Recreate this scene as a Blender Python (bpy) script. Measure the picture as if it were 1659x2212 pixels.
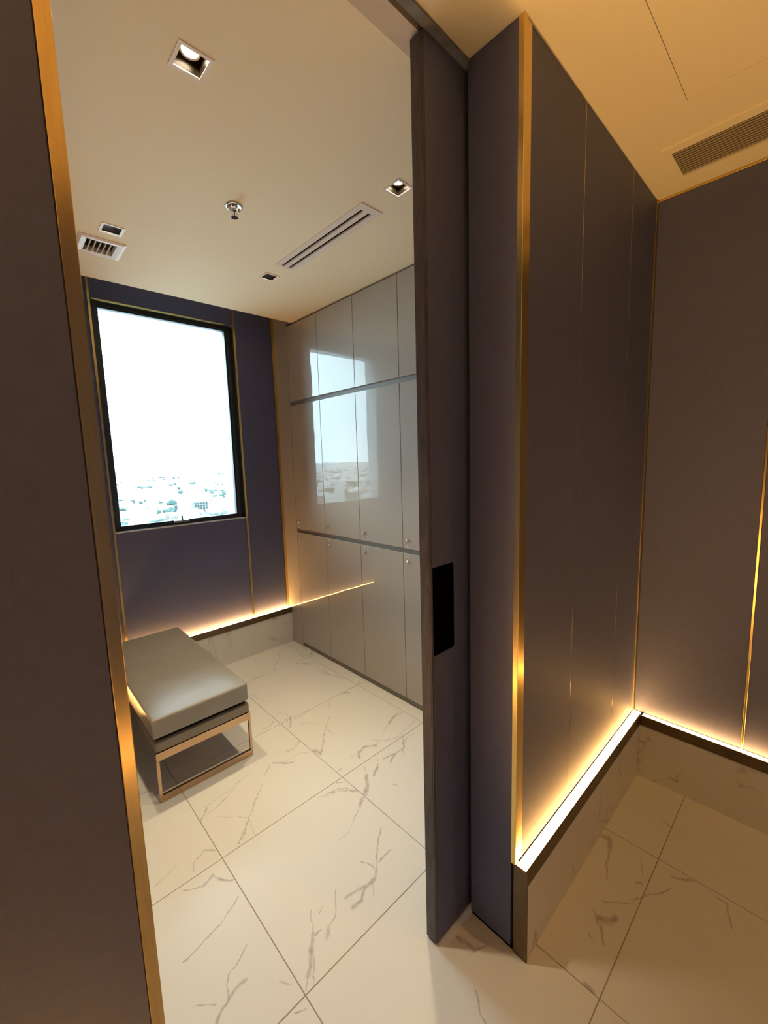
import bpy, bmesh, math, random
from mathutils import Matrix, Vector

S = bpy.context.scene
COL = S.collection
for o in list(bpy.data.objects):
    bpy.data.objects.remove(o, do_unlink=True)

# ------------------------------------------------------------------ camera
CAM_R = Vector((0.72681434, -0.68620887, -0.02929667))
CAM_U = Vector((0.10697343, 0.07096317, 0.99172623))
CAM_F = Vector((0.67845235, 0.72393481, -0.12498317))
cam_d = bpy.data.cameras.new('camera')
cam = bpy.data.objects.new('camera', cam_d)
COL.objects.link(cam)
cam.matrix_world = Matrix(((CAM_R.x, CAM_U.x, -CAM_F.x, 0.0),
                           (CAM_R.y, CAM_U.y, -CAM_F.y, 0.0),
                           (CAM_R.z, CAM_U.z, -CAM_F.z, 1.5517),
                           (0, 0, 0, 1)))
cam_d.sensor_fit = 'HORIZONTAL'
cam_d.sensor_width = 36.0
cam_d.lens = 36.0 * 903.18 / 1659.0
cam_d.clip_start = 0.01
cam_d.clip_end = 40000
S.camera = cam

# ------------------------------------------------------------------ sky and exposure
SKY = (8.0, 10.2, 11.8)            # bright hazy overcast sky
LED_COL, LED_POWER, LED_HALL_FILL, LED_ROOM = (1.0, 0.50, 0.14), 27.0, 215.0, 48.0
SPOT_COL, SPOT_W = (1.0, 0.81, 0.52), 54.0
HALL_FILL_COL, HALL_FILL_W = (1.0, 0.55, 0.17), 26.0
world = bpy.data.worlds.new('sky')
S.world = world
world.use_nodes = True
wn = world.node_tree
wn.nodes['Background'].inputs[0].default_value = (*[c / 10.2 for c in SKY], 1)
wn.nodes['Background'].inputs[1].default_value = 10.2
S.view_settings.view_transform = 'Standard'
S.view_settings.look = 'None'
S.view_settings.exposure = 0.3
S.view_settings.gamma = 1.0
S.view_settings.use_curve_mapping = False
S.cycles.use_light_tree = False
S.cycles.max_bounces = 7
S.cycles.diffuse_bounces = 4
S.cycles.adaptive_threshold = 0.03
S.cycles.adaptive_min_samples = 12
S.cycles.sample_clamp_indirect = 6.0
S.cycles.caustics_reflective = False
S.cycles.caustics_refractive = False

# ------------------------------------------------------------------ dimensions (metres)
H = 2.597                      # ceiling
XL, YW = 1.7877, 3.152         # locker fronts, window wall
YE = 2.8787                    # ceiling edge at the window pocket
XJ, YA, XB = 1.043, 0.576, 2.172
XC = 0.0966                    # left edge of the opening
YD = 0.754                     # sliding door front
YR = -0.90                     # rear wall of the hall
XH = -2.5                      # far end of the hall
XLW = 0.06                     # left wall of the locker room
XP, YP = 0.322, 2.303           # pier between the left wall and the window
ZS, TS = 0.309, 0.042          # lit skirting: height, depth
AX, AY, TILE = 1.1126, 1.5445, 0.6

# ------------------------------------------------------------------ materials
MATS = {}
def new_mat(name):
    m = bpy.data.materials.new(name); m.use_nodes = True
    MATS[name] = m
    nt = m.node_tree
    return m, nt, nt.nodes['Principled BSDF'], nt.links
def pbr(name, col, rough=0.5, metal=0.0, spec=0.5, noise=0.0, nscale=30.0, bump=0.0, bscale=200.0, coat=0.0, coat_rough=0.03, stretch=None, bdist=0.001):
    m, nt, p, ln = new_mat(name)
    p.inputs['Base Color'].default_value = (*col, 1)
    p.inputs['Roughness'].default_value = rough
    p.inputs['Metallic'].default_value = metal
    p.inputs['Specular IOR Level'].default_value = spec
    p.inputs['Coat Weight'].default_value = coat
    p.inputs['Coat Roughness'].default_value = coat_rough
    tc = nt.nodes.new('ShaderNodeTexCoord')
    src = tc.outputs['Object']
    if stretch:
        mp = nt.nodes.new('ShaderNodeMapping'); mp.inputs['Scale'].default_value = stretch
        ln.new(src, mp.inputs['Vector']); src = mp.outputs['Vector']
    if noise:
        n = nt.nodes.new('ShaderNodeTexNoise'); n.inputs['Scale'].default_value = nscale
        n.inputs['Detail'].default_value = 5
        ln.new(src, n.inputs['Vector'])
        r = nt.nodes.new('ShaderNodeMapRange')
        r.inputs['From Min'].default_value = 0.3; r.inputs['From Max'].default_value = 0.7
        r.inputs['To Min'].default_value = 1 - noise; r.inputs['To Max'].default_value = 1 + noise
        ln.new(n.outputs['Fac'], r.inputs['Value'])
        mx = nt.nodes.new('ShaderNodeVectorMath'); mx.operation = 'SCALE'
        mx.inputs[0].default_value = col
        ln.new(r.outputs['Result'], mx.inputs['Scale'])
        ln.new(mx.outputs['Vector'], p.inputs['Base Color'])
    if bump:
        n2 = nt.nodes.new('ShaderNodeTexNoise'); n2.inputs['Scale'].default_value = bscale
        n2.inputs['Detail'].default_value = 3
        ln.new(src, n2.inputs['Vector'])
        b = nt.nodes.new('ShaderNodeBump'); b.inputs['Strength'].default_value = bump
        b.inputs['Distance'].default_value = bdist
        ln.new(n2.outputs['Fac'], b.inputs['Height'])
        ln.new(b.outputs['Normal'], p.inputs['Normal'])
        if coat: ln.new(b.outputs['Normal'], p.inputs['Coat Normal'])
    return m
def emit(name, col, power):
    m, nt, p, ln = new_mat(name)
    p.inputs['Base Color'].default_value = (0.8, 0.8, 0.8, 1)
    p.inputs['Emission Color'].default_value = (*col, 1)
    p.inputs['Emission Strength'].default_value = power
    return m

pbr('panel', (0.104, 0.118, 0.232), 0.56, noise=0.05, nscale=60, bump=0.08, bscale=900)
pbr('gold', (0.74, 0.54, 0.21), 0.24, metal=1.0, noise=0.06, nscale=8, stretch=(40, 40, 1.5))
pbr('gold_satin', (0.64, 0.46, 0.19), 0.20, metal=1.0, noise=0.08, nscale=6, stretch=(30, 30, 2))
pbr('bronze', (0.17, 0.125, 0.075), 0.42, metal=0.85, noise=0.08, nscale=20)
pbr('rose_metal', (0.60, 0.40, 0.25), 0.22, metal=1.0, noise=0.05, nscale=10)
pbr('paint', (0.87, 0.83, 0.64), 0.75, spec=0.25, bump=0.05, bscale=500)
pbr('paint_header', (0.62, 0.57, 0.49), 0.6, spec=0.3, noise=0.03)
pbr('fixture_white', (0.80, 0.77, 0.73), 0.4)
pbr('fixture_inner', (0.05, 0.037, 0.022), 0.30, metal=0.2)
pbr('baffle_dark', (0.012, 0.012, 0.015), 0.25)
pbr('dark_void', (0.015, 0.014, 0.013), 0.9, spec=0.1)
pbr('plenum', (0.30, 0.28, 0.25), 0.8, spec=0.2)
pbr('locker', (0.45, 0.415, 0.365), 0.35, spec=0.12, bump=0.35, bscale=3.2, bdist=0.0022, coat=1.0, coat_rough=0.015)
pbr('locker_edge', (0.05, 0.04, 0.033), 0.7, spec=.2)
pbr('locker_rail', (0.26, 0.245, 0.22), 0.5)
pbr('plinth', (0.22, 0.20, 0.17), 0.4)
pbr('leather', (0.30, 0.272, 0.228), 0.33, noise=0.05, nscale=9, bump=0.25, bscale=350)
pbr('leather_shaded', (0.25, 0.215, 0.165), 0.5, noise=0.06, nscale=9, bump=0.2, bscale=350)  # darker leather copy, shade on the base below the cushion put into colour
pbr('black', (0.003, 0.003, 0.003), 1.0, spec=0.0)
pbr('chrome', (0.78, 0.78, 0.79), 0.10, metal=1.0)
pbr('white_plastic', (0.82, 0.82, 0.80), 0.35)
pbr('window_black_flare', (0.034, 0.050, 0.070), 0.35, noise=0.1, nscale=30)  # dark frame, with bluish lens flare put into its colour
pbr('window_bead', (0.62, 0.66, 0.68), 0.4)
pbr('latch_grey', (0.42, 0.41, 0.36), 0.35, metal=0.3)
pbr('door_edge', (0.085, 0.080, 0.098), 0.55, noise=0.30, nscale=7, stretch=(10, 10, 2), bump=0.2, bscale=80)
pbr('track_grey', (0.20, 0.195, 0.18), 0.5, noise=0.25, nscale=25)
pbr('grout', (0.36, 0.30, 0.24), 0.9, spec=0.1)
pbr('concrete', (0.45, 0.44, 0.42), 0.9)
emit('led', LED_COL, LED_POWER)
emit('led_room', LED_COL, LED_ROOM)
emit('led_hall_fill', LED_COL, LED_HALL_FILL)  # only for the added strip on the left hall wall
emit('led_pier', LED_COL, LED_ROOM * .6)
emit('lamp', (1.0, 0.84, 0.60), 18.0).cycles.emission_sampling = 'NONE'

# glass: clear, reflecting by Fresnel
m, nt, p, ln = new_mat('glass')
nt.nodes.remove(p)
tr = nt.nodes.new('ShaderNodeBsdfTransparent'); tr.inputs[0].default_value = (0.93, 0.98, 0.97, 1)
gl = nt.nodes.new('ShaderNodeBsdfGlossy'); gl.inputs['Roughness'].default_value = 0.0
fr = nt.nodes.new('ShaderNodeFresnel'); fr.inputs['IOR'].default_value = 1.45
mx = nt.nodes.new('ShaderNodeMixShader')
ln.new(fr.outputs[0], mx.inputs[0]); ln.new(tr.outputs[0], mx.inputs[1]); ln.new(gl.outputs[0], mx.inputs[2])
ln.new(mx.outputs[0], nt.nodes['Material Output'].inputs['Surface'])

def marble(name, segs, seed=0.0, base=(0.77, 0.755, 0.71), vein=(0.30, 0.27, 0.255), rough=0.30, rot=None):
    """polished porcelain: printed grey veins along the given polyline pieces, broken up by noise"""
    m, nt, p, ln = new_mat(name)
    N = nt.nodes.new
    tc = N('ShaderNodeTexCoord')
    def warp(scale, amt, src):
        n = N('ShaderNodeTexNoise'); n.inputs['Scale'].default_value = scale; n.inputs['Detail'].default_value = 4
        of = N('ShaderNodeVectorMath'); of.operation = 'ADD'; of.inputs[1].default_value = (seed, seed * 1.7, 0)
        ln.new(tc.outputs['Object'], of.inputs[0]); ln.new(of.outputs[0], n.inputs['Vector'])
        s = N('ShaderNodeVectorMath'); s.operation = 'SUBTRACT'; s.inputs[1].default_value = (0.5, 0.5, 0.5)
        ln.new(n.outputs['Color'], s.inputs[0])
        k = N('ShaderNodeVectorMath'); k.operation = 'MULTIPLY_ADD'
        k.inputs[1].default_value = (amt, amt, 0 if segs else amt)
        ln.new(s.outputs[0], k.inputs[0]); ln.new(src, k.inputs[2])
        return k.outputs[0]
    src = warp(14.0, 0.030, tc.outputs['Object'])
    src = warp(60.0, 0.012, src)
    fac = None
    for (x0, y0, x1, y1, w) in segs:
        a = Vector((x0, y0, 0)); d = Vector((x1 - x0, y1 - y0, 0)); L2 = max(d.length_squared, 1e-8)
        s = N('ShaderNodeVectorMath'); s.operation = 'SUBTRACT'; s.inputs[1].default_value = a
        ln.new(src, s.inputs[0])
        dt = N('ShaderNodeVectorMath'); dt.operation = 'DOT_PRODUCT'; dt.inputs[1].default_value = d / L2
        ln.new(s.outputs[0], dt.inputs[0])
        cl = N('ShaderNodeClamp'); ln.new(dt.outputs['Value'], cl.inputs['Value'])
        ms = N('ShaderNodeVectorMath'); ms.operation = 'SCALE'; ms.inputs[0].default_value = -d
        ln.new(cl.outputs[0], ms.inputs['Scale'])
        ad = N('ShaderNodeVectorMath'); ad.operation = 'ADD'
        ln.new(s.outputs[0], ad.inputs[0]); ln.new(ms.outputs[0], ad.inputs[1])
        le = N('ShaderNodeVectorMath'); le.operation = 'LENGTH'; ln.new(ad.outputs[0], le.inputs[0])
        mr = N('ShaderNodeMapRange'); mr.clamp = True
        mr.inputs['From Min'].default_value = w * 1.3; mr.inputs['From Max'].default_value = w * 0.2
        ln.new(le.outputs['Value'], mr.inputs['Value'])
        if fac is None: fac = mr.outputs['Result']
        else:
            mm = N('ShaderNodeMath'); mm.operation = 'MAXIMUM'
            ln.new(fac, mm.inputs[0]); ln.new(mr.outputs['Result'], mm.inputs[1]); fac = mm.outputs[0]
    # break-up of the printed veins
    br = N('ShaderNodeTexNoise'); br.inputs['Scale'].default_value = 38; br.inputs['Detail'].default_value = 5
    of = N('ShaderNodeVectorMath'); of.operation = 'ADD'; of.inputs[1].default_value = (seed * 3.1, seed, seed)
    ln.new(tc.outputs['Object'], of.inputs[0]); ln.new(of.outputs[0], br.inputs['Vector'])
    r2 = N('ShaderNodeMapRange'); r2.inputs['From Min'].default_value = 0.32; r2.inputs['From Max'].default_value = 0.58
    r2.inputs['To Min'].default_value = 0.22; r2.inputs['To Max'].default_value = 0.70
    ln.new(br.outputs['Fac'], r2.inputs['Value'])
    if fac is None:
        # fine natural veining where no single vein stands out
        n = N('ShaderNodeTexNoise'); n.inputs['Scale'].default_value = 2.6; n.inputs['Detail'].default_value = 6
        n.inputs['Distortion'].default_value = 0.6
        o2 = N('ShaderNodeVectorMath'); o2.operation = 'ADD'; o2.inputs[1].default_value = (seed * 2, seed, seed * 3)
        ln.new(tc.outputs['Object'], o2.inputs[0]); ln.new(o2.outputs[0], n.inputs['Vector'])
        sb = N('ShaderNodeMath'); sb.operation = 'SUBTRACT'; sb.inputs[1].default_value = 0.5; ln.new(n.outputs['Fac'], sb.inputs[0])
        ab = N('ShaderNodeMath'); ab.operation = 'ABSOLUTE'; ln.new(sb.outputs[0], ab.inputs[0])
        mr = N('ShaderNodeMapRange'); mr.inputs['From Min'].default_value = 0.010; mr.inputs['From Max'].default_value = 0.001
        ln.new(ab.outputs[0], mr.inputs['Value'])
        n3 = N('ShaderNodeTexNoise'); n3.inputs['Scale'].default_value = 4.0; ln.new(o2.outputs[0], n3.inputs['Vector'])
        m3 = N('ShaderNodeMapRange'); m3.inputs['From Min'].default_value = 0.46; m3.inputs['From Max'].default_value = 0.56
        ln.new(n3.outputs['Fac'], m3.inputs['Value'])
        mu = N('ShaderNodeMath'); mu.operation = 'MULTIPLY'; ln.new(mr.outputs[0], mu.inputs[0]); ln.new(m3.outputs[0], mu.inputs[1])
        fac = mu.outputs[0]
    f2 = N('ShaderNodeMath'); f2.operation = 'MULTIPLY'; ln.new(fac, f2.inputs[0]); ln.new(r2.outputs[0], f2.inputs[1])
    # faint clouding
    cn = N('ShaderNodeTexNoise'); cn.inputs['Scale'].default_value = 3.0; ln.new(of.outputs[0], cn.inputs['Vector'])
    c1 = N('ShaderNodeMix'); c1.data_type = 'RGBA'
    c1.inputs[6].default_value = (*base, 1); c1.inputs[7].default_value = (base[0] * .95, base[1] * .95, base[2] * .96, 1)
    ln.new(cn.outputs['Fac'], c1.inputs[0])
    c2 = N('ShaderNodeMix'); c2.data_type = 'RGBA'; c2.inputs[7].default_value = (*vein, 1)
    ln.new(f2.outputs[0], c2.inputs[0]); ln.new(c1.outputs[2], c2.inputs[6])
    ln.new(c2.outputs[2], p.inputs['Base Color'])
    p.inputs['Roughness'].default_value = rough
    p.inputs['Specular IOR Level'].default_value = 0.5
    return m

# ------------------------------------------------------------------ mesh helpers
def bm_box(bm, x0, x1, y0, y1, z0, z1, bev=0.0, seg=2):
    vs = [bm.verts.new((x, y, z)) for z in (z0, z1) for y in (y0, y1) for x in (x0, x1)]
    fs = [(0, 2, 3, 1), (4, 5, 7, 6), (0, 1, 5, 4), (2, 6, 7, 3), (0, 4, 6, 2), (1, 3, 7, 5)]
    faces = [bm.faces.new([vs[i] for i in f]) for f in fs]
    if bev:
        es = list({e for f in faces for e in f.edges})
        bmesh.ops.bevel(bm, geom=es, offset=bev, segments=seg, affect='EDGES', profile=0.5)
    return bm
def box(*a, **k):
    bm = bmesh.new(); return bm_box(bm, *a, **k)
def boxes(lst, bev=0.0):
    bm = bmesh.new()
    for b in lst: bm_box(bm, *b, bev=bev)
    return bm
def rrect(a0, a1, b0, b1, r=0.0, n=5, corners=(1, 1, 1, 1)):
    """rounded rectangle, counter-clockwise from lower left; corners: ll, lr, ur, ul"""
    pts = []
    for (ca, cb, sa, sb, st, on) in ((a0, b0, 1, 1, 180, corners[0]), (a1, b0, -1, 1, 270, corners[1]), (a1, b1, -1, -1, 0, corners[2]), (a0, b1, 1, -1, 90, corners[3])):
        if r and on:
            for i in range(n + 1):
                t = math.radians(st + 90 * i / n)
                pts.append((ca + sa * r + r * math.cos(t), cb + sb * r + r * math.sin(t)))
        else: pts.append((ca, cb))
    return pts
def plate(outer, holes, h0, h1, axis='z'):
    """flat plate with openings, extruded from h0 to h1 along an axis"""
    t = bmesh.new(); loops = []; edges = []
    for lp in [outer] + list(holes):
        vs = [t.verts.new((a, b, 0)) for a, b in lp]
        loops.append(vs)
        edges += [t.edges.new((vs[i], vs[(i + 1) % len(vs)])) for i in range(len(vs))]
    bmesh.ops.triangle_fill(t, use_beauty=True, edges=edges)
    t.verts.index_update()
    P2 = [tuple(v.co[:2]) for v in t.verts]; F = [[v.index for v in f.verts] for f in t.faces]
    LI = [[v.index for v in l] for l in loops]; t.free()
    mp = {'z': lambda a, b, h: (a, b, h), 'y': lambda a, b, h: (a, h, b), 'x': lambda a, b, h: (h, a, b)}[axis]
    bm = bmesh.new()
    lo = [bm.verts.new(mp(a, b, h0)) for a, b in P2]; hi = [bm.verts.new(mp(a, b, h1)) for a, b in P2]
    for f in F:
        bm.faces.new([lo[i] for i in f]); bm.faces.new([hi[i] for i in reversed(f)])
    for l in LI:
        for i in range(len(l)):
            j = (i + 1) % len(l)
            bm.faces.new((lo[l[i]], lo[l[j]], hi[l[j]], hi[l[i]]))
    bmesh.ops.recalc_face_normals(bm, faces=bm.faces)
    return bm
def lathe(prof, cx, cy, n=28, bm=None):
    """profile of (radius, z) turned round a vertical axis"""
    bm = bm or bmesh.new(); rings = []
    for r, z in prof:
        rings.append([bm.verts.new((cx + r * math.cos(2 * math.pi * i / n), cy + r * math.sin(2 * math.pi * i / n), z)) for i in range(n)])
    for a, b in zip(rings, rings[1:]):
        for i in range(n):
            bm.faces.new((a[i], a[(i + 1) % n], b[(i + 1) % n], b[i]))
    for r in (rings[0], rings[-1]):
        try: bm.faces.new(r)
        except ValueError: pass
    bmesh.ops.recalc_face_normals(bm, faces=bm.faces)
    return bm
def turn_x(bm, cx, cy, cz):
    """turn a vertical lathe (built round the z axis at the origin) so that its axis points to -x"""
    bmesh.ops.transform(bm, matrix=Matrix.Translation((cx, cy, cz)) @ Matrix.Rotation(-math.pi / 2, 4, 'Y'), verts=bm.verts)
    return bm
def origin(o):
    v = Vector((0, 0, 0))
    while o is not None: v += o.location; o = o.parent
    return v
def obj(name, bm, mat, parent=None, smooth=False, at=None):
    """link a bmesh given in world coordinates as one mesh object"""
    me = bpy.data.meshes.new(name)
    base = origin(parent) if parent else Vector(at or (0, 0, 0))
    if base.length: bmesh.ops.translate(bm, vec=-base, verts=bm.verts)
    bm.to_mesh(me); bm.free()
    me.materials.append(MATS[mat] if isinstance(mat, str) else mat)
    if smooth:
        for p in me.polygons: p.use_smooth = True
    o = bpy.data.objects.new(name, me); COL.objects.link(o)
    if parent: o.parent = parent
    elif at: o.location = at
    return o
def struct(name, bm, mat, label=None, cat=None):
    o = obj(name, bm, mat); o['kind'] = 'structure'
    if label: o['label'] = label
    if cat: o['category'] = cat
    return o
def thing(name, loc, label, cat, group=None):
    o = bpy.data.objects.new(name, None); COL.objects.link(o)
    o.empty_display_size = 0.05
    o.location = loc; o['label'] = label; o['category'] = cat
    if group: o['group'] = group
    return o
def copy_tree(o, parent=None):
    c = o.copy(); COL.objects.link(c)
    if parent: c.parent = parent
    for ch in list(o.children): copy_tree(ch, c)
    return c

VEINS = {
 (-2,-2): [(0.558,0.583,0.585,0.57,0.003)],
 (-2,-1): [(0.599,0.003,0.633,0.033,0.002),(0.559,0.081,0.583,0.053,0.0025),(0.385,0.123,0.406,0.146,0.005),(0.406,0.146,0.436,0.157,0.005),(0.436,0.157,0.498,0.156,0.005),(0.425,0.154,0.464,0.207,0.003),(0.464,0.207,0.499,0.226,0.003),(0.499,0.226,0.537,0.246,0.003),(0.366,0.201,0.398,0.17,0.003),(0.585,0.415,0.498,0.373,0.0025),(0.498,0.373,0.447,0.352,0.0025),(0.447,0.352,0.37,0.338,0.0025),(0.446,0.574,0.504,0.544,0.002),(0.504,0.544,0.546,0.552,0.005),(0.546,0.552,0.563,0.513,0.005),(0.563,0.513,0.591,0.485,0.005)],
 (-2,0): [(0.557,0.089,0.594,0.052,0.005),(0.553,0.08,0.513,0.057,0.003),(0.513,0.057,0.492,0.024,0.003),(0.462,0.096,0.356,0.064,0.0015)],
 (-1,-2): [(0.027,0.6,0.057,0.64,0.002),(0.605,0.045,0.602,0.022,0.007),(0.432,0.326,0.485,0.303,0.005),(0.439,0.38,0.443,0.327,0.007),(0.367,0.258,0.332,0.219,0.003),(0.332,0.219,0.325,0.199,0.003)],
 (-1,-1): [(0.544,0.253,0.456,0.19,0.0022),(0.456,0.19,0.403,0.132,0.0022),(0.403,0.132,0.37,0.108,0.006),(0.37,0.108,0.322,0.118,0.006),(0.322,0.118,0.255,0.132,0.006),(0.5,0.156,0.423,0.148,0.004),(0.375,0.199,0.398,0.176,0.0022),(0.398,0.176,0.403,0.144,0.0022),(0.376,0.114,0.322,0.112,0.007),(0.322,0.112,0.288,0.089,0.007),(0.288,0.089,0.251,0.092,0.007),(0.36,0.108,0.334,0.069,0.002),(-0.001,0.003,0.033,0.033,0.002),(0.033,0.033,0.075,0.078,0.008),(0.075,0.078,0.104,0.116,0.008),(0.104,0.116,0.12,0.145,0.0022),(0.12,0.145,0.143,0.188,0.0022),(0.027,0.0,0.057,0.04,0.002),(0.057,0.04,0.079,0.073,0.002),(0.246,0.177,0.192,0.111,0.0025),(0.192,0.111,0.157,0.1,0.0025),(0.157,0.1,0.133,0.075,0.007),(0.106,0.106,0.129,0.109,0.004),(0.174,0.167,0.159,0.153,0.003),(0.44,0.582,0.5,0.565,0.004),(0.5,0.565,0.565,0.518,0.004),(0.565,0.518,0.6,0.482,0.004),(0.511,0.563,0.544,0.557,0.003),(0.544,0.557,0.557,0.508,0.003),(0.64,0.451,0.563,0.407,0.006),(0.563,0.407,0.499,0.375,0.0022),(0.499,0.375,0.42,0.335,0.0022),(0.42,0.335,0.37,0.336,0.0022),(0.543,0.253,0.487,0.216,0.003),(0.487,0.216,0.436,0.172,0.003),(0.502,0.156,0.438,0.155,0.003),(0.587,0.43,0.548,0.398,0.007),(0.448,0.571,0.504,0.546,0.0025),(0.504,0.546,0.55,0.548,0.0025),(0.55,0.548,0.57,0.534,0.0025),(0.57,0.534,0.573,0.498,0.005),(0.573,0.498,0.599,0.483,0.005),(0.557,0.598,0.595,0.566,0.003)],
 (-1,0): [(0.051,0.297,0.007,0.238,0.004),(0.2,0.315,0.1,0.273,0.0018),(0.1,0.273,0.018,0.257,0.0018),(0.382,0.336,0.335,0.289,0.004),(0.298,0.243,0.162,0.099,0.0022),(0.162,0.099,0.075,0.011,0.003),(0.15,0.092,0.096,0.014,0.002),(0.162,0.099,0.141,0.012,0.0015),(0.405,0.339,0.436,0.301,0.006),(0.436,0.301,0.483,0.266,0.006),(0.436,0.301,0.544,0.3,0.0018),(0.544,0.3,0.608,0.249,0.0018),(0.49,0.369,0.541,0.361,0.003),(0.541,0.361,0.597,0.386,0.003),(0.505,0.368,0.53,0.357,0.006),(0.064,0.207,0.165,0.105,0.0014),(0.044,0.305,0.169,0.317,0.0014),(0.169,0.317,0.288,0.361,0.0014),(0.557,-0.002,0.595,-0.034,0.003)],
 (-1,1): [(0.586,0.055,0.534,0.021,0.003),(0.534,0.021,0.495,0.027,0.003)],
 (0,-3): [(0.394,0.605,0.426,0.585,0.003),(0.426,0.585,0.456,0.559,0.003),(0.456,0.559,0.501,0.541,0.003),(0.551,0.547,0.579,0.51,0.004),(0.568,0.517,0.589,0.489,0.007),(0.589,0.489,0.601,0.472,0.007),(0.578,0.42,0.572,0.389,0.003),(0.572,0.389,0.492,0.367,0.003)],
 (0,-2): [(0.552,0.19,0.552,0.16,0.01),(0.56,0.163,0.511,0.144,0.012),(0.513,0.141,0.466,0.134,0.005),(0.466,0.134,0.438,0.136,0.005),(0.438,0.136,0.373,0.108,0.003),(0.232,0.097,0.198,0.077,0.006),(0.214,0.081,0.23,0.052,0.014),(0.23,0.052,0.26,0.043,0.012),(0.197,0.065,0.149,0.043,0.006),(0.288,0.092,0.34,0.033,0.003),(0.34,0.033,0.394,0.005,0.003),(0.444,0.029,0.45,0.015,0.004),(0.394,0.005,0.426,-0.015,0.003),(0.005,0.045,0.002,0.022,0.007),(0.573,0.054,0.488,0.026,0.002),(0.149,0.086,0.148,0.081,0.004)],
 (0,-1): [(-0.035,0.518,0.0,0.482,0.004),(0.04,0.451,-0.037,0.407,0.006),(0.492,0.573,0.4,0.565,0.003),(0.4,0.565,0.363,0.529,0.006),(0.363,0.529,0.294,0.529,0.006),(0.294,0.529,0.236,0.547,0.006),(0.431,0.595,0.318,0.491,0.003),(0.294,0.529,0.24,0.503,0.005),(0.212,0.571,0.164,0.528,0.003),(0.164,0.528,0.118,0.501,0.007),(0.121,0.572,0.093,0.526,0.003),(0.093,0.526,0.052,0.474,0.009),(0.052,0.474,0.01,0.439,0.009),(0.058,0.467,0.013,0.42,0.002),(0.144,0.392,0.152,0.373,0.003),(-0.027,0.498,-0.001,0.483,0.005)],
 (0,0): [(-0.056,0.3,0.008,0.249,0.0018),(0.008,0.249,0.021,0.221,0.0018),(0.013,0.258,0.021,0.221,0.01),(0.363,0.597,0.298,0.521,0.0025),(0.243,0.445,0.168,0.38,0.003),(0.168,0.38,0.107,0.312,0.004),(0.107,0.312,0.012,0.202,0.004),(0.173,0.375,0.165,0.3,0.0018),(0.381,0.111,0.451,0.141,0.002),(0.451,0.141,0.516,0.163,0.01),(0.516,0.163,0.55,0.164,0.01),(0.55,0.164,0.596,0.154,0.003),(0.119,0.08,0.178,0.076,0.003),(0.178,0.076,0.223,0.087,0.01),(0.223,0.087,0.27,0.054,0.01),(0.173,0.081,0.142,0.043,0.006),(0.27,0.054,0.313,0.07,0.003),(0.283,0.101,0.324,0.051,0.0022),(0.324,0.051,0.398,0.014,0.0022),(0.398,0.014,0.589,0.051,0.0022),(0.082,0.521,0.189,0.41,0.0015),(0.01,0.047,0.03,0.052,0.004),(0.084,0.627,0.024,0.528,0.005),(0.06,0.579,0.092,0.581,0.003),(0.092,0.581,0.205,0.598,0.003),(0.463,0.603,0.499,0.565,0.005)],
 (0,1): [(0.01,0.43,0.05,0.4,0.003),(0.021,0.397,0.046,0.284,0.0014),(0.046,0.284,0.107,0.159,0.0014),(0.036,0.115,0.084,0.074,0.0025),(0.084,0.074,0.07,0.004,0.0025),(0.084,0.027,0.024,-0.072,0.005),(0.041,0.016,0.087,0.024,0.005),(0.092,-0.019,0.205,-0.002,0.003),(0.462,0.602,0.517,0.543,0.004),(0.517,0.543,0.578,0.493,0.004),(0.511,0.534,0.536,0.465,0.003),(0.529,0.386,0.527,0.252,0.003),(0.561,0.366,0.544,0.26,0.005),(0.544,0.26,0.566,0.211,0.005),(0.566,0.211,0.586,0.139,0.005),(0.463,0.003,0.499,-0.035,0.005),(0.496,0.002,0.632,0.015,0.002)],
 (0,2): [(0.462,0.002,0.517,-0.057,0.004),(0.572,0.105,0.564,0.016,0.004),(0.29,0.01,0.498,0.284,0.003),(0.124,0.049,0.173,0.006,0.004),(0.087,0.011,0.276,0.024,0.0014)],
 (1,-3): [(-0.011,0.489,0.001,0.472,0.007),(0.209,0.638,0.191,0.597,0.004)],
 (1,-2): [(0.209,0.038,0.191,-0.003,0.004)],
 (1,0): [(0.005,0.57,0.048,0.525,0.003)],
 (1,1): [(-0.104,0.002,0.032,0.015,0.002),(0.065,0.055,0.015,0.008,0.003)],
}
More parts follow.
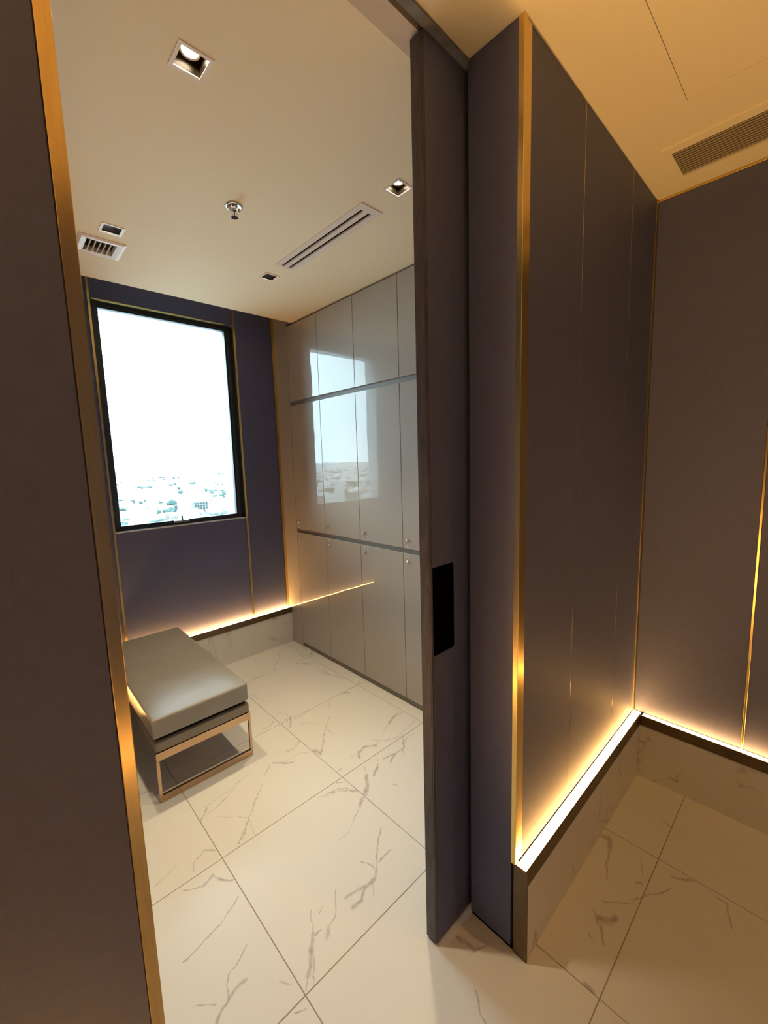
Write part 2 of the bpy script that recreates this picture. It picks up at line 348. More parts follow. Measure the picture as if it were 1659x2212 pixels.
# ================================================================== SETTING
# ---- floor: mortar bed with single porcelain tiles
floor = struct('floor', box(XH - .1, 2.4, YR - .1, 3.4, -0.12, -0.0025), 'grout', 'beige mortar bed under the white marble look floor tiles', 'floor')
G = 0.0013
tile_mesh = {}
def tile_me(w0, w1, d0, d1, mat):
    key = (round(w0, 3), round(w1, 3), round(d0, 3), round(d1, 3))
    bm = box(w0 + G, w1 - G, d0 + G, d1 - G, -0.010, 0.0, bev=0.0008, seg=1)
    me = bpy.data.meshes.new('tile'); bm.to_mesh(me); bm.free(); me.materials.append(mat)
    return me
PLAIN = [marble('marble_plain_%d' % i, VEINS[(-1, -1)][i * 9:i * 9 + 12], seed=5.3 * i + 1) for i in range(2)]
shared = {}
for c in range(-7, 3):
    for r in range(-5, 4):
        x0, y0 = AX + TILE * c, AY + TILE * r
        a0, a1 = max(0, XH - x0), min(TILE, XB - x0 if y0 < .3 else 2.2 - x0)
        b0, b1 = max(0, YR - y0), min(TILE, YW - .02 - y0)
        if a1 - a0 < .02 or b1 - b0 < .02: continue
        if y0 > YA + .3 and x0 + TILE < XLW: continue
        if (c, r) in VEINS:
            mat = marble('marble_tile_%d_%d' % (c + 9, r + 9), VEINS[(c, r)], seed=c * 1.3 + r * .7)
        else: mat = PLAIN[(c + r) % 2]
        key = (round(a0, 3), round(a1, 3), round(b0, 3), round(b1, 3), mat.name)
        if key not in shared: shared[key] = tile_me(a0, a1, b0, b1, mat)
        o = bpy.data.objects.new('tile', shared[key]); COL.objects.link(o)
        o.parent = floor; o.location = (x0, y0, 0)

# ---- ceilings
SPOTS = [(0.501, 1.221), (1.281, 1.231), (0.514, 2.259), (1.279, 2.259)]
sq = lambda cx, cy, h: rrect(cx - h, cx + h, cy - h, cy + h)
holes = [sq(x, y, .0385) for x, y in SPOTS]
holes += [rrect(0.436, 0.572, 2.400, 2.538), rrect(1.245, 1.325, 1.42, 2.09)]
ceil = struct('ceiling', plate(rrect(XLW - .05, 2.26, 0.834, YE), holes, H, H + .05), 'paint', 'cream painted flat ceiling of the locker room', 'ceiling')
HALL_FILL_SPOT = (1.45, -0.55)
hall_holes = [sq(*HALL_FILL_SPOT, .0385), rrect(1.0488, 1.6512, -0.2292, 0.3732), rrect(1.868, 2.070, -0.72, 0.475)]
hceil = struct('ceiling_hall', plate(rrect(XH, XB, YR, 0.731), hall_holes, H, H + .05), 'paint', 'cream painted flat ceiling of the hall', 'ceiling')
# recess for blinds above the window: a board over it and the fascia behind the ceiling edge
struct('ceiling_pocket', boxes([(XLW - .05, 2.26, YE - .02, 3.36, 2.90, 2.94), (XLW - .05, 2.26, YE - .02, YE, H + .05, 2.90)]), 'paint', 'painted recess for blinds between ceiling edge and window wall', 'ceiling')

# ---- header of the opening with the sliding door track
hd = struct('trim_1', box(XLW, 1.95, 0.772, 0.834, H - .001, H + .05), 'paint_header', 'beige painted head board over the sliding door opening', 'trim')
obj('track_lip', box(XLW, 2.0, 0.731, 0.757, H - .006, H + .04, bev=.001), 'track_grey', hd)
obj('track_slot', box(XLW, 2.0, 0.757, 0.772, H + .02, H + .05), 'dark_void', hd)

# ---- lit marble skirting
def skirting(name, axis, a0, a1, wall, sgn, label, lip=(0, 0), lit=True, seed=0.0, cap=None):
    """axis: running direction; wall: wall plane; sgn: side the room lies on; lip: shortening of the front lip at both ends"""
    def b(a_0, a_1, v0, v1, z0, z1):
        w0, w1 = sorted((wall + sgn * v0, wall + sgn * v1))
        return (a_0, a_1, w0, w1, z0, z1) if axis == 'x' else (w0, w1, a_0, a_1, z0, z1)
    root = struct(name, box(*b(a0, a1, 0.0, 0.026, 0.0, 0.262)), 'grout', label, 'skirting')
    mat = marble('marble_' + name, [], seed=seed, rough=.28)
    n = max(1, round((a1 - a0 - sum(lip)) / TILE)); L = (a1 - lip[1] - a0 - lip[0]) / n
    for i in range(n):
        s = a0 + lip[0] + i * L
        obj('slab', box(*b(s + .0008, s + L - .0008, 0.026, 0.039, 0.0, 0.2615), bev=.0006, seg=1), mat, root)
    ch = obj('channel', boxes([b(a0 + lip[0], a1 - lip[1], TS - .006, TS, 0.262, ZS), b(a0, a1, 0.0, TS - .006, 0.262, 0.292), b(a0, a1, 0.0, .003, 0.292, .300)]), 'bronze', root)
    if lit:
        st = obj('light_strip', box(*b(a0 + .004, a1 - .004, .0035, TS - .0065, 0.2925, 0.304)), 'led_hall_fill' if name == 'baseboard_hall_left' else 'led_pier' if name == 'baseboard_pier' else 'led' if 'hall' in name else 'led_room', root)
        st.data.materials.append(MATS['white_plastic'])          # only the diffuser on top gives light
        for p in st.data.polygons: p.material_index = 0 if p.normal.z > .9 else 1
    if cap is not None:
        obj('end_cap', box(*b(cap[0], cap[1], -.002, TS + .002, 0.0, ZS + .001), bev=.001), 'bronze', root)
    return root
skirting('baseboard_hall_front', 'x', XJ + .004, XB, YA, -1, 'white marble skirting with lit bronze channel beside the sliding door', lip=(0, TS), seed=2.1, cap=(XJ - .002, XJ + .004))
skirting('baseboard_hall_right', 'y', YR, YA - TS, XB, -1, 'marble skirting with light strip along the right hall wall', lip=(TS, -0.006), seed=4.4)
skirting('baseboard_hall_rear', 'x', XH, XB - TS, YR, 1, 'marble skirting with light strip along the rear hall wall', seed=6.2)
skirting('baseboard_hall_left', 'x', XH, 0.0812, YA, -1, 'marble skirting with added unseen light strip left of the opening', seed=7.7, cap=(0.0812, 0.0862))  # light strip added out of view, extra bright to lift the hall
skirting('baseboard_window', 'x', XP + TS, XL + .002, YW, -1, 'white marble skirting with light strip under the window', seed=9.7)
skirting('baseboard_left', 'y', 0.86, YP, XLW, 1, 'marble skirting with light strip along the left locker room wall', seed=12.4)
skirting('baseboard_pier', 'y', YP, YW, XP, 1, 'marble skirting with light strip on the pier behind the bench', lip=(0, TS), seed=14.4, cap=(YP - .004, YP))

# ---- panelled walls
ZP = 0.295                       # panels start behind the skirting channel
def panels(root, axis, wall, sgn, spans, th=0.012, mat='panel'):
    for (a0, a1, z0, z1) in spans:
        w0, w1 = sorted((wall, wall - sgn * th))
        bb = (a0, a1, w0, w1, z0, z1) if axis == 'x' else (w0, w1, a0, a1, z0, z1)
        obj('wall_panel', box(*bb, bev=.0012, seg=1), mat, root)
def strips(root, axis, wall, sgn, spans, proud=0.003, mat='gold'):
    for (a0, a1, z0, z1) in spans:
        w0, w1 = sorted((wall + sgn * proud, wall - sgn * .012))
        bb = (a0, a1, w0, w1, z0, z1) if axis == 'x' else (w0, w1, a0, a1, z0, z1)
        obj('metal_strip', box(*bb, bev=.0006, seg=1), mat, root)

# hall wall right of the opening
wa = struct('wall_hall_front', box(XJ + .014, XB + .1, YA + .012, 0.735, 0, H), 'dark_void', 'dark taupe panelled hall wall with brass strips beside the door', 'wall')
panels(wa, 'x', YA, -1, [(1.0835, 1.4222, ZP, H), (1.4254, 1.8641, ZP, H), (1.8673, 2.152, ZP, H)])
strips(wa, 'x', YA, -1, [(1.4226, 1.4250, ZP, H), (1.8645, 1.8669, ZP, H)], proud=-.0004)
strips(wa, 'x', YA, -1, [(2.152, XB, ZP, H)], proud=.004)
# brass angle on the end of the wall, stepped
obj('corner_trim', boxes([(XJ - .001, 1.0600, YA - .004, YA + .012, ZS, H), (1.0600, 1.0835, YA - .0015, YA + .012, ZS, H)], bev=.0008), 'gold', wa)
obj('jamb_panel', box(XJ, XJ + .014, YA + .012, 0.735, 0.012, H - .001), 'panel', wa)
obj('kick_strip', box(XJ + .003, XJ + .014, YA, 0.733, 0.0, 0.012), 'black', wa)
# right hall wall
wb = struct('wall_hall_right', box(XB + .012, XB + .1, YR - .1, YA + .012, 0, H + .05), 'dark_void', 'dark brown panelled hall wall right of the corner', 'wall')
yj = [0.169, -0.431]
panels(wb, 'y', XB, -1, [(yj[0] + .004, YA - .004, ZP, H - .010), (yj[1] + .004, yj[0] - .004, ZP, H - .010), (YR, yj[1] - .004, ZP, H - .010)])
strips(wb, 'y', XB, -1, [(y - .004, y + .004, ZP, H - .010) for y in yj] + [(YR, YA - .004, H - .010, H)], proud=.002)
# left hall wall
wc = struct('wall_hall_left', box(XH, XC - .006, YA + .012, 0.86, 0, H), 'dark_void', 'dark panelled hall wall left of the opening', 'wall')
xs = [XH, -1.75, -1.13, -.52, 0.0812]
panels(wc, 'x', YA, -1, [(xs[i] + (.003 if i else 0), xs[i + 1] - (.003 if i < 3 else 0), ZP, H) for i in range(4)])
strips(wc, 'x', YA, -1, [(x - .003, x + .003, ZP, H) for x in xs[1:4]], proud=.0004)
obj('corner_trim', box(0.0812, XC, YA - .002, YA + .030, ZS + .003, H, bev=.0008), 'gold_satin', wc)
obj('jamb_panel', box(XC - .006, XC - .001, YA + .030, 0.86, 0.012, H), 'panel', wc)
# rear and end walls of the hall
wd = struct('wall_hall_rear', box(XH - .1, XB + .1, YR - .1, YR - .012, 0, H + .05), 'dark_void', 'dark panelled wall behind the camera', 'wall')
xr = [XH + .6 * i for i in range(8)] + [XB]
panels(wd, 'x', YR, 1, [(xr[i] + .002, xr[i + 1] - .002, ZP, H) for i in range(8)])
strips(wd, 'x', YR, 1, [(x - .002, x + .002, ZP, H) for x in xr[1:8]], proud=.0004)
we = struct('wall_hall_end', box(XH - .1, XH - .012, YR, 0.86, 0, H + .05), 'dark_void', 'dark panelled wall at the end of the hall', 'wall')
panels(we, 'y', XH, 1, [(YR, -.17, 0, H), (-.166, YA, 0, H)])
# locker room: leaf behind the sliding door, left wall, wall behind the lockers
struct('wall_locker_room_near', box(XJ, 2.36, 0.812, 0.834, 0, H + .05), 'panel', 'dark inner leaf of the sliding door pocket', 'wall')
wl = struct('wall_left', box(XLW - .15, XLW - .012, 0.86, 3.40, 0, 2.94), 'dark_void', 'dark panelled wall of the locker room behind the bench', 'wall')
yl = [0.86, 1.34, 1.82, YP]
panels(wl, 'y', XLW, 1, [(yl[i] + .002, yl[i + 1] - .002, ZP, 2.90) for i in range(3)])
strips(wl, 'y', XLW, 1, [(y - .002, y + .002, ZP, 2.90) for y in yl[1:3]], proud=.0006)
wp = struct('wall_pier', box(XLW - .15, XP - .012, YP + .012, 3.40, 0, 2.94), 'dark_void', 'dark panelled pier between left wall and window', 'wall')
panels(wp, 'y', XP, 1, [(YP + .006, YW, ZP, 2.90)])
panels(wp, 'x', YP, -1, [(XLW, XP - .006, 0.0, 2.90)])
obj('corner_trim', box(XP - .006, XP + .001, YP - .001, YP + .006, ZS, H), 'gold', wp)
struct('wall_right', box(2.26, 2.36, 0.80, 3.40, 0, 2.94), 'paint', 'plain wall hidden behind the lockers', 'wall')

# ---- window wall
WX0, WX1, WZ0, WZ1 = 0.5605, 1.4510, 1.126, 2.575
ww = struct('wall_window', plate(rrect(XLW - .1, 2.36, 0.0, 2.94), [rrect(WX0 - .004, WX1 + .004, WZ0 - .004, WZ1 + .004)], YW + .016, 3.26, 'y'), 'dark_void', 'blue grey panelled wall round the window', 'wall')
panels(ww, 'x', YW, -1, [(XP, 0.5465, ZP, 2.90), (1.4665, 1.767, ZP, 2.90), (0.5605, 1.4510, ZP, WZ0)], th=.016)
# panel over the window: the upper corners of the opening are rounded
pt = [(WX0, 2.90), (WX0, WZ1 - .0)] + [(WX1 - .030 + .030 * math.sin(math.radians(t)), WZ1 - .030 + .030 * math.cos(math.radians(t))) for t in range(0, 91, 15)] + [(WX1, 2.90)]
obj('wall_panel', plate(pt, [], YW, YW + .016, 'y'), 'panel', ww)
strips(ww, 'x', YW, -1, [(0.5465, 0.5605, ZP, 2.90), (1.4510, 1.4665, ZP, 2.90)], proud=.004)
strips(ww, 'x', YW, -1, [(1.767, XL + .004, ZP, 2.90)], proud=.006)
strips(ww, 'x', YW, -1, [(0.566, 1.392, WZ1 - .004, WZ1 + .004)], proud=.004)

w1 = struct('window_1', plate(rrect(WX0 - .02, WX1 + .02, WZ0 - .02, WZ1 + .02), [rrect(0.596, 1.414, 1.150, 2.553)], 3.195, 3.248, 'y'), 'window_black_flare', 'tall black framed window over the city', 'window')
obj('reveal_lining', boxes([(WX0 - .004, WX0 + .002, YW + .014, 3.196, WZ0, WZ1), (WX1 - .002, WX1 + .004, YW + .014, 3.196, WZ0, WZ1), (WX0, WX1, YW + .014, 3.196, WZ1 - .002, WZ1 + .004)]), 'window_black_flare', w1)
obj('sill', box(WX0, WX1, YW - .002, 3.196, WZ0 - .003, WZ0 + .004, bev=.001), 'window_bead', w1)
obj('sash', plate(rrect(0.590, 1.420, 1.144, 2.559), [rrect(0.606, 1.404, 1.160, 2.543)], 3.205, 3.240, 'y'), 'window_black_flare', w1)
obj('glass_pane', box(0.600, 1.410, 3.222, 3.226, 1.154, 2.549), 'glass', w1)
obj('outer_reveal', plate(rrect(0.560, 1.450, 1.110, 2.590), [rrect(0.600, 1.408, 1.138, 2.562)], 3.249, 3.40, 'y'), 'window_bead', w1)
la = obj('latch', box(0.930, 1.036, 3.180, 3.200, 1.144, 1.158, bev=.003), 'latch_grey', w1)
obj('lever', boxes([(0.978, 0.990, 3.176, 3.186, 1.150, 1.192)], bev=.002), 'latch_grey', la)

# ---- sliding door, pushed half way into its pocket
DX0, DX1, DT = 0.8825, 1.88, 0.042
dr = struct('door_1', box(DX0, DX1, YD + .020, YD + DT, 0.008, 2.588), 'panel', 'dark taupe sliding door standing out of its pocket', 'door')
obj('door_face', plate(rrect(DX0 + .004, DX1, 0.008, 2.588), [rrect(DX0 + .0055, 0.9865, 0.975, 1.241, .010, 5, (0, 1, 1, 0))], YD, YD + .020, 'y'), 'panel', dr)
obj('edge_band', boxes([(DX0 - .0015, DX0, YD + .006, YD + DT - .001, 0.008, 2.588), (DX0 - .0005, DX0 + .004, YD + .001, YD + .020, 0.008, 2.588)], bev=.0005), 'door_edge', dr)
obj('recessed_pull', plate(rrect(DX0 + .0055, 0.9865, 0.975, 1.241, .010, 5, (0, 1, 1, 0)), [rrect(DX0 + .0063, 0.9857, 0.9758, 1.2402, .0095, 5, (0, 1, 1, 0))], YD + .0003, YD + .0185, 'y'), 'black', dr)
obj('recess_back', box(DX0 + .0050, 0.988, YD + .0180, YD + .0205, 0.974, 1.242), 'black', dr)
# ================================================================== THINGS
# ---- lockers: one unit per column, three doors each
y_hi = 2.953; UW = 0.4017
def make_locker():
    y1, y0 = y_hi, y_hi - UW
    t = thing('locker_unit', (XL + .2, (y0 + y1) / 2, 0), '', 'locker', 'glossy greige lockers along the wall')
    obj('carcass', boxes([(XL + .0195, 2.255, y0 + .0005, y0 + .016, .037, 2.586), (XL + .0195, 2.255, y1 - .016, y1 - .0005, .037, 2.586), (2.24, 2.255, y0 + .016, y1 - .016, .037, 2.586),
        (XL + .0195, 2.24, y0 + .016, y1 - .016, .037, .055), (XL + .0195, 2.24, y0 + .016, y1 - .016, .990, 1.006), (XL + .0195, 2.24, y0 + .016, y1 - .016, 1.998, 2.014), (XL + .0195, 2.24, y0 + .016, y1 - .016, 2.570, 2.586)]), 'locker_edge', t)
    obj('plinth', box(XL + .012, XL + .03, y0, y1, 0.0, 0.037), 'plinth', t)
    for (za, zb) in ((.983, 1.012), (1.990, 2.020)):
        obj('grip_rail', box(XL + .0145, XL + .0195, y0, y1, za - .02, zb + .02), 'locker_rail', t)
    g = .0021
    for (za, zb, zl, zc) in ((.040, .9815, .935, .9655), (1.0135, 1.9885, 1.068, 1.0285), (2.0215, 2.5845, None, None)):
        d = obj('door', box(XL, XL + .0145, y0 + g, y1 - g, za, zb, bev=.0007, seg=1), 'locker', t)
        if zl:
            k = lathe([(0.0, -.002), (.0095, -.002), (.0095, .005), (.0078, .0085), (.006, .014), (.0, .0155)], 0, 0, 18)
            obj('lock', turn_x(k, XL, y1 - .043, zl), 'chrome', d, smooth=True)
            k = lathe([(0.0, -.001), (.0048, -.001), (.0048, .0012), (.0, .0016)], 0, 0, 14)
            obj('white_dot', turn_x(k, XL, y1 - .041, zc), 'white_plastic', d, smooth=True)  # small plain white disc near the door edge
    return t
proto = make_locker()
names = ['glossy greige locker column nearest the window', 'second glossy greige locker column from the window', 'third glossy greige locker column from the window',
         'fourth locker column from the window, partly hidden by the sliding door', 'locker column behind the sliding door, fifth from the window']
for i in range(5):
    t = proto if i == 0 else copy_tree(proto)
    t.location.y = y_hi - UW * (i + .5)
    t['label'] = names[i]
fp = struct('trim_2', boxes([(XL + .001, XL + .022, y_hi + .0035, YW - .001, 0.0, 2.90), (XL + .024, 2.255, y_hi + .02, YW, 0.0, 2.90), (XL + .016, 2.255, YE - .02, y_hi + .02, 2.600, 2.90)]), 'locker', 'greige filler panel between the lockers and the window wall', 'filler panel')
struct('trim_3', box(XL + .004, 2.255, .836, y_hi - 5 * UW - .002, 0, 2.586), 'locker', 'greige filler panel at the near end of the lockers', 'filler panel')

# ---- bench
bx0, bx1, by0, by1 = 0.414, 0.866, 2.004, 3.100
bench = thing('bench', ((bx0 + bx1) / 2, (by0 + by1) / 2, 0), 'taupe leather bench on a rose gold frame below the window', 'bench')
def cushion_bm(x0, x1, y0, y1, z0, z1, r, crown=0.0):
    bm = bmesh.new(); bm_box(bm, x0, x1, y0, y1, z0, z1)
    bmesh.ops.subdivide_edges(bm, edges=[e for e in bm.edges if abs(e.verts[0].co.y - e.verts[1].co.y) > .1], cuts=7, use_grid_fill=True)
    bmesh.ops.subdivide_edges(bm, edges=[e for e in bm.edges if abs(e.verts[0].co.x - e.verts[1].co.x) > .1], cuts=5, use_grid_fill=True)
    rim = [e for e in bm.edges if len(e.link_faces) == 2 and e.calc_face_angle(0) > .5]
    bmesh.ops.bevel(bm, geom=rim, offset=r, segments=4, affect='EDGES', profile=.6)
    for v in bm.verts:
        u = (v.co.x - x0) / (x1 - x0) * 2 - 1; w = (v.co.y - y0) / (y1 - y0) * 2 - 1
        f = max(0, 1 - u ** 4) * max(0, 1 - w ** 6)
        if v.co.z > (z0 + z1) / 2 + .01: v.co.z += crown * f
        t = (v.co.z - z0) / (z1 - z0)
        v.co.y -= .006 * math.sin(math.pi * min(1, max(0, t))) * (1 - u * u) * (1 if w < -.9 else 0)
    return bm
cu = obj('cushion', cushion_bm(bx0 - .002, bx1, by0, by1, .322, .416, .011, .010), 'leather', bench, smooth=True)
def rim_tube(x0, x1, y0, y1, z, r, n=6):
    bm = bmesh.new(); pts = rrect(x0, x1, y0, y1, .018, 4); rings = []
    for i, (x, y) in enumerate(pts):
        a = Vector(pts[i - 1]); b = Vector(pts[(i + 1) % len(pts)]); d = (b - a).normalized(); nrm = Vector((d.y, -d.x))
        rings.append([bm.verts.new((x + nrm.x * r * math.cos(2 * math.pi * k / n), y + nrm.y * r * math.cos(2 * math.pi * k / n), z + r * math.sin(2 * math.pi * k / n))) for k in range(n)])
    for i in range(len(rings)):
        a, b = rings[i - 1], rings[i]
        for k in range(n): bm.faces.new((a[k], a[(k + 1) % n], b[(k + 1) % n], b[k]))
    bmesh.ops.recalc_face_normals(bm, faces=bm.faces)
    return bm
obj('piping', rim_tube(bx0 + .002, bx1 - .004, by0 + .003, by1 - .003, .4105, .0026), 'leather', cu, smooth=True)
obj('piping', rim_tube(bx0 + .002, bx1 - .004, by0 + .003, by1 - .003, .3265, .0026), 'leather', cu, smooth=True)
obj('seat_base', cushion_bm(bx0 + .006, bx1 + .006, by0 + .012, by1 - .01, .246, .300, .012), 'leather_shaded', bench, smooth=True)
obj('base_board', box(bx0 + .022, bx1 - .012, by0 + .03, by1 - .03, .298, .324), 'black', bench)
for yy in (2.014, 3.046):
    bar = []
    fx0, fx1 = 0.418, 0.874
    bar = [(fx0, fx1, yy, yy + .014, 0.0, 0.034), (fx0, fx1, yy, yy + .014, .208, .246), (fx0, fx0 + .012, yy, yy + .014, .034, .208), (fx1 - .012, fx1, yy, yy + .014, .034, .208)]
    obj('leg_frame', plate(rrect(fx0, fx1, 0.0, .246, .004, 2), [rrect(fx0 + .012, fx1 - .012, .034, .208)], yy, yy + .014, 'y'), 'rose_metal', bench)

# ---- recessed square downlights
def make_downlight(cx, cy, label, dep=.026, col=SPOT_COL, watt=SPOT_W, cone=66):
    t = thing('downlight', (cx, cy, H), label, 'ceiling light', 'square recessed downlights')
    obj('frame', plate(sq(cx, cy, .0445), [sq(cx, cy, .0345)], H - .0025, H + .004), 'fixture_white', t)
    # funnel shaped reflector, open below
    bm = bmesh.new(); rg = []
    for (h, z) in ((.0345, H + .001), (.0335, H + .012), (.030, H + .080)):
        rg.append([bm.verts.new((cx + sx * h, cy + sy * h, z)) for sx, sy in ((-1, -1), (1, -1), (1, 1), (-1, 1))])
    for a, b in zip(rg, rg[1:]):
        for i in range(4): bm.faces.new((a[i], b[i], b[(i + 1) % 4], a[(i + 1) % 4]))
    bm.faces.new(rg[-1])
    obj('reflector', bm, 'fixture_inner' if dep < .04 else 'baffle_dark', t)
    obj('lamp_ring', lathe([(.0215, H + dep + .001), (.0245, H + dep - .004), (.0245, H + dep + .016), (.0215, H + dep + .016)], cx, cy, 24), 'fixture_white', t, smooth=True)
    obj('lamp', lathe([(0.0, H + dep), (.0215, H + dep), (.0215, H + dep + .010), (0.0, H + dep + .010)], cx, cy, 24), 'lamp', t)
    ld = bpy.data.lights.new('downlight_beam', 'SPOT')
    ld.energy = watt; ld.color = col; ld.spot_size = math.radians(cone); ld.spot_blend = 0.9; ld.shadow_soft_size = 0.035
    lo = bpy.data.objects.new('downlight_beam', ld); COL.objects.link(lo)
    lo.parent = t; lo.location = (0, 0, .004)
    return t
for (x, y), lab in zip(SPOTS, ['large lit square downlight nearest the camera', 'lit square downlight beside the sliding door', 'square downlight beside the small square air vent', 'square downlight at the window end of the slot diffuser']):
    make_downlight(x, y, lab, dep=.026 if y < 2 else .054)

make_downlight(*HALL_FILL_SPOT, 'square downlight added unseen in the hall ceiling beside the access panel', col=HALL_FILL_COL, watt=HALL_FILL_W, cone=120)  # added lamp out of view, there to brighten the hall

# ---- fire sprinkler
sx, sy = 0.848, 1.748
sp = thing('fire_sprinkler', (sx, sy, H), 'chrome fire sprinkler head in the middle of the ceiling', 'sprinkler')
obj('escutcheon', lathe([(.0, H), (.033, H), (.034, H - .003), (.031, H - .006), (.025, H - .005), (.022, H - .001), (.012, H - .0015), (.0, H - .0015)], sx, sy, 32), 'chrome', sp, smooth=True)
obj('body', lathe([(.0, H), (.011, H), (.011, H - .016), (.007, H - .018), (.0, H - .018)], sx, sy, 12), 'chrome', sp)
for s in (-1, 1):
    bm = bmesh.new(); pr = [(.010, -.014), (.013, -.024), (.011, -.034), (.004, -.041)]
    for (a, za), (b, zb) in zip(pr, pr[1:]):
        vs = [bm.verts.new((sx + s * q, sy + w, H + z)) for (q, z) in ((a, za), (b, zb), (b - .0035, zb), (a - .0035, za)) for w in (-.002, .002)]
        for f in ((0, 2, 3, 1), (2, 4, 5, 3), (4, 6, 7, 5), (6, 0, 1, 7), (0, 6, 4, 2), (1, 3, 5, 7)): bm.faces.new([vs[i] for i in f])
    bmesh.ops.recalc_face_normals(bm, faces=bm.faces)
    obj('frame_arm', bm, 'chrome', sp)
obj('glass_bulb', lathe([(.0, H - .017), (.0022, H - .019), (.0028, H - .028), (.0016, H - .038), (.0, H - .039)], sx, sy, 10), 'fixture_inner', sp, smooth=True)
obj('deflector', lathe([(.0, H - .040), (.004, H - .040), (.014, H - .043), (.0145, H - .0445), (.0, H - .0445)], sx, sy, 16), 'chrome', sp)

# ---- small square air vent
vt = thing('air_vent', (.5025, 2.468, H), 'small square white air vent with five blades beside the window wall', 'vent')
fr_bm = bmesh.new(); rg = []
for (hx, hy, z) in ((.0945, .099, H + .001), (.0945, .099, H - .003), (.082, .087, H - .007), (.060, .063, H - .003), (.060, .063, H + .02)):
    rg.append([fr_bm.verts.new((.5025 + a * hx, 2.468 + b * hy, z)) for a, b in ((-1, -1), (1, -1), (1, 1), (-1, 1))])
for a, b in zip(rg, rg[1:]):
    for i in range(4): fr_bm.faces.new((a[i], a[(i + 1) % 4], b[(i + 1) % 4], b[i]))
bmesh.ops.recalc_face_normals(fr_bm, faces=fr_bm.faces)
obj('frame', fr_bm, 'fixture_white', vt)
for i in range(5):
    x = .4425 + .120 * (i + 1) / 6
    bm = box(-.0022, .0022, 2.405, 2.531, -.0125, .0125, bev=.0008, seg=1)
    bmesh.ops.transform(bm, matrix=Matrix.Translation((x, 0, H + .006)) @ Matrix.Rotation(math.radians(22), 4, 'Y'), verts=bm.verts)
    obj('blade', bm, 'fixture_white', vt)
obj('duct', boxes([(.437, .4375, 2.401, 2.537, H + .02, H + .12), (.5705, .571, 2.401, 2.537, H + .02, H + .12), (.437, .571, 2.401, 2.4015, H + .02, H + .12), (.437, .571, 2.5365, 2.537, H + .02, H + .12), (.437, .571, 2.401, 2.537, H + .12, H + .122)]), 'plenum', vt)

# ---- slot diffuser of the locker room
sd = thing('slot_diffuser', (1.2855, 1.746, H), 'long white slot diffuser with two dark slots in the ceiling', 'vent')
obj('frame', plate(rrect(1.227, 1.344, 1.389, 2.100), [rrect(1.256, 1.272, 1.427, 2.083), rrect(1.297, 1.314, 1.427, 2.083)], H - .004, H + .003), 'fixture_white', sd)
obj('plenum_box', boxes([(1.2455, 1.2470, 1.421, 2.089, H + .003, H + .10), (1.3230, 1.3245, 1.421, 2.089, H + .003, H + .10), (1.2455, 1.3245, 1.421, 1.4225, H + .003, H + .10), (1.2455, 1.3245, 2.0875, 2.089, H + .003, H + .10), (1.2455, 1.3245, 1.421, 2.089, H + .10, H + .102)]), 'dark_void', sd)
for x0 in (1.262, 1.302):
    bm = box(-.0015, .0015, 1.4275, 2.0825, -.008, .008)
    bmesh.ops.transform(bm, matrix=Matrix.Translation((x0 + .004, 0, H + .011)) @ Matrix.Rotation(math.radians(35), 4, 'Y'), verts=bm.verts)
    obj('vane', bm, 'plenum', sd)

pbr('grille_bar', (.36, .32, .26), .5)
# ---- linear bar grille of the hall
hg = thing('bar_grille', (1.9725, -0.13, H), 'cream linear bar grille in the hall ceiling', 'vent')
obj('frame', plate(rrect(1.841, 2.104, -.765, .4886), [rrect(1.881, 2.058, -.725, .4625)], H - .004, H + .004), 'paint', hg)
NB = 12
for i in range(NB):
    x = 1.881 + .177 * (i + .5) / NB
    bm = box(-.0022, .0022, -.7245, .4620, -.006, .006)
    bmesh.ops.transform(bm, matrix=Matrix.Translation((x, 0, H + .0085)) @ Matrix.Rotation(math.radians(18), 4, 'Y'), verts=bm.verts)
    obj('slat', bm, 'grille_bar', hg)
obj('plenum_box', boxes([(1.8685, 1.870, -.7195, .4745, H + .02, H + .12), (2.068, 2.0695, -.7195, .4745, H + .02, H + .12), (1.8685, 2.0695, -.7195, -.718, H + .02, H + .12), (1.8685, 2.0695, .473, .4745, H + .02, H + .12), (1.8685, 2.0695, -.7195, .4745, H + .12, H + .122)]), 'dark_void', hg)

# ---- access panel of the hall ceiling
ap = thing('access_panel', (1.35, .072, H), 'square flush access panel in the hall ceiling', 'access panel')
obj('panel', box(1.0505, 1.6495, -.2275, .3715, H, H + .018), 'paint', ap)
obj('back_frame', plate(rrect(1.03, 1.67, -.25, .394), [rrect(1.08, 1.62, -.2, .344)], H + .051, H + .06), 'grout', ap)

# ================================================================== OUTSIDE: the hazy city far below
random.seed(11)
GZ = -92.0
def out_mat(name, cols, scale, rough=.95):
    m, nt, p, ln = new_mat(name)
    g = nt.nodes.new('ShaderNodeNewGeometry'); r = nt.nodes.new('ShaderNodeValToRGB')
    r.color_ramp.interpolation = 'CONSTANT'
    while len(r.color_ramp.elements) < len(cols): r.color_ramp.elements.new(.5)
    for i, c in enumerate(cols):
        r.color_ramp.elements[i].position = i / len(cols); r.color_ramp.elements[i].color = (*c, 1)
    ln.new(g.outputs['Random Per Island'], r.inputs['Fac']); ln.new(r.outputs['Color'], p.inputs['Base Color'])
    p.inputs['Roughness'].default_value = rough; p.inputs['Specular IOR Level'].default_value = .1
    return m
out_mat('city_walls', [(.42, .42, .41), (.52, .51, .49), (.30, .29, .28), (.56, .56, .55), (.20, .17, .15), (.46, .47, .48)], 1)
out_mat('tree_leaves', [(.045, .070, .066), (.052, .078, .072), (.062, .086, .080)], 1)
pbr('city_ground', (.46, .47, .46), .95, noise=.2, nscale=.012)
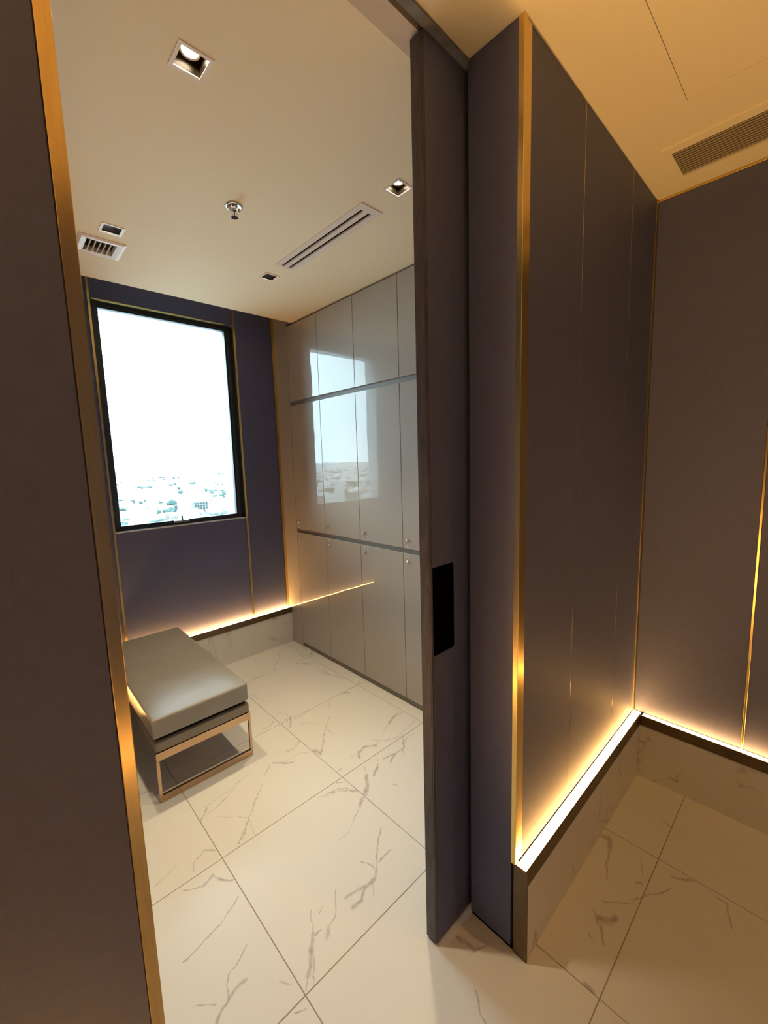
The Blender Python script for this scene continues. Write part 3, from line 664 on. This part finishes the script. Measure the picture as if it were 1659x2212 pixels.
struct('ground', box(-14000, 16000, 60, 24000, GZ - 2, GZ), 'city_ground', 'pale hazy city ground far below the window', 'ground')
bm = bmesh.new()
def dirpos(lo, hi):
    a = math.radians(random.uniform(-55, 55)); d = lo * (hi / lo) ** random.random()
    return d * math.sin(a), max(120, d * math.cos(a))
for i in range(5200):
    x, y = dirpos(260, 6500)
    if abs(x - 296) < 40 and abs(y - 847) < 40 or abs(x - 706) < 26 and abs(y - 1997) < 26: continue
    w, d, h = random.uniform(7, 22), random.uniform(7, 22), random.uniform(4, 13) if random.random() < .93 else random.uniform(18, 48)
    n0 = len(bm.verts); bm_box(bm, x - w / 2, x + w / 2, y - d / 2, y + d / 2, GZ - .5, GZ + h)
o = obj('city_blocks', bm, 'city_walls'); o['kind'] = 'stuff'; o['label'] = 'countless pale low houses of the city below the window'; o['category'] = 'city'
ico = bmesh.new(); bmesh.ops.create_icosphere(ico, subdivisions=1, radius=1); IV = [v.co.copy() for v in ico.verts]; IF = [[v.index for v in f.verts] for f in ico.faces]; ico.free()
V, F = [], []
for i in range(330):
    cx, cy = dirpos(300, 4200); n = random.randint(4, 16); sp_ = random.uniform(14, 42)
    for k in range(n):
        x, y, s = cx + random.gauss(0, sp_), cy + random.gauss(0, sp_ * .8), random.uniform(4, 9)
        if abs(x - 296) < 30 and abs(y - 847) < 30: continue
        b = len(V); V += [(x + v.x * s * random.uniform(.8, 1.2), y + v.y * s * random.uniform(.8, 1.2), GZ + s * .7 + v.z * s * .8) for v in IV]
        F += [[b + q for q in f] for f in IF]
me = bpy.data.meshes.new('tree_canopy'); me.from_pydata(V, [], F); me.materials.append(MATS['tree_leaves'])
o = bpy.data.objects.new('tree_canopy', me); COL.objects.link(o); o['kind'] = 'stuff'; o['label'] = 'clumps of green trees between the houses of the city'; o['category'] = 'trees'
# two buildings that stand out
tw = thing('tower_block', (706, 1997, GZ), 'slim far tower standing up at the hazy horizon', 'building')
obj('shaft', box(698, 714, 1990, 2004, GZ, GZ + 60, bev=.5), 'city_walls', tw)
obj('roof_house', box(701, 711, 1993, 2001, GZ + 60, GZ + 66), 'city_walls', tw)
ob = thing('office_block', (296, 846, GZ), 'small grey block with rows of windows right of the window latch', 'building')
pbr('office_wall', (.12, .12, .115), .9); pbr('office_glass', (.035, .045, .045), .5, spec=.1)
obj('walls', box(282, 310, 838, 856, GZ, GZ + 22, bev=.3), 'office_wall', ob)
for i in range(5):
    for j in range(4):
        obj('window_band', box(284 + i * 5.2, 287.6 + i * 5.2, 837.8, 838.2, GZ + 2.5 + j * 4.9, GZ + 5.6 + j * 4.9), 'office_glass', ob)
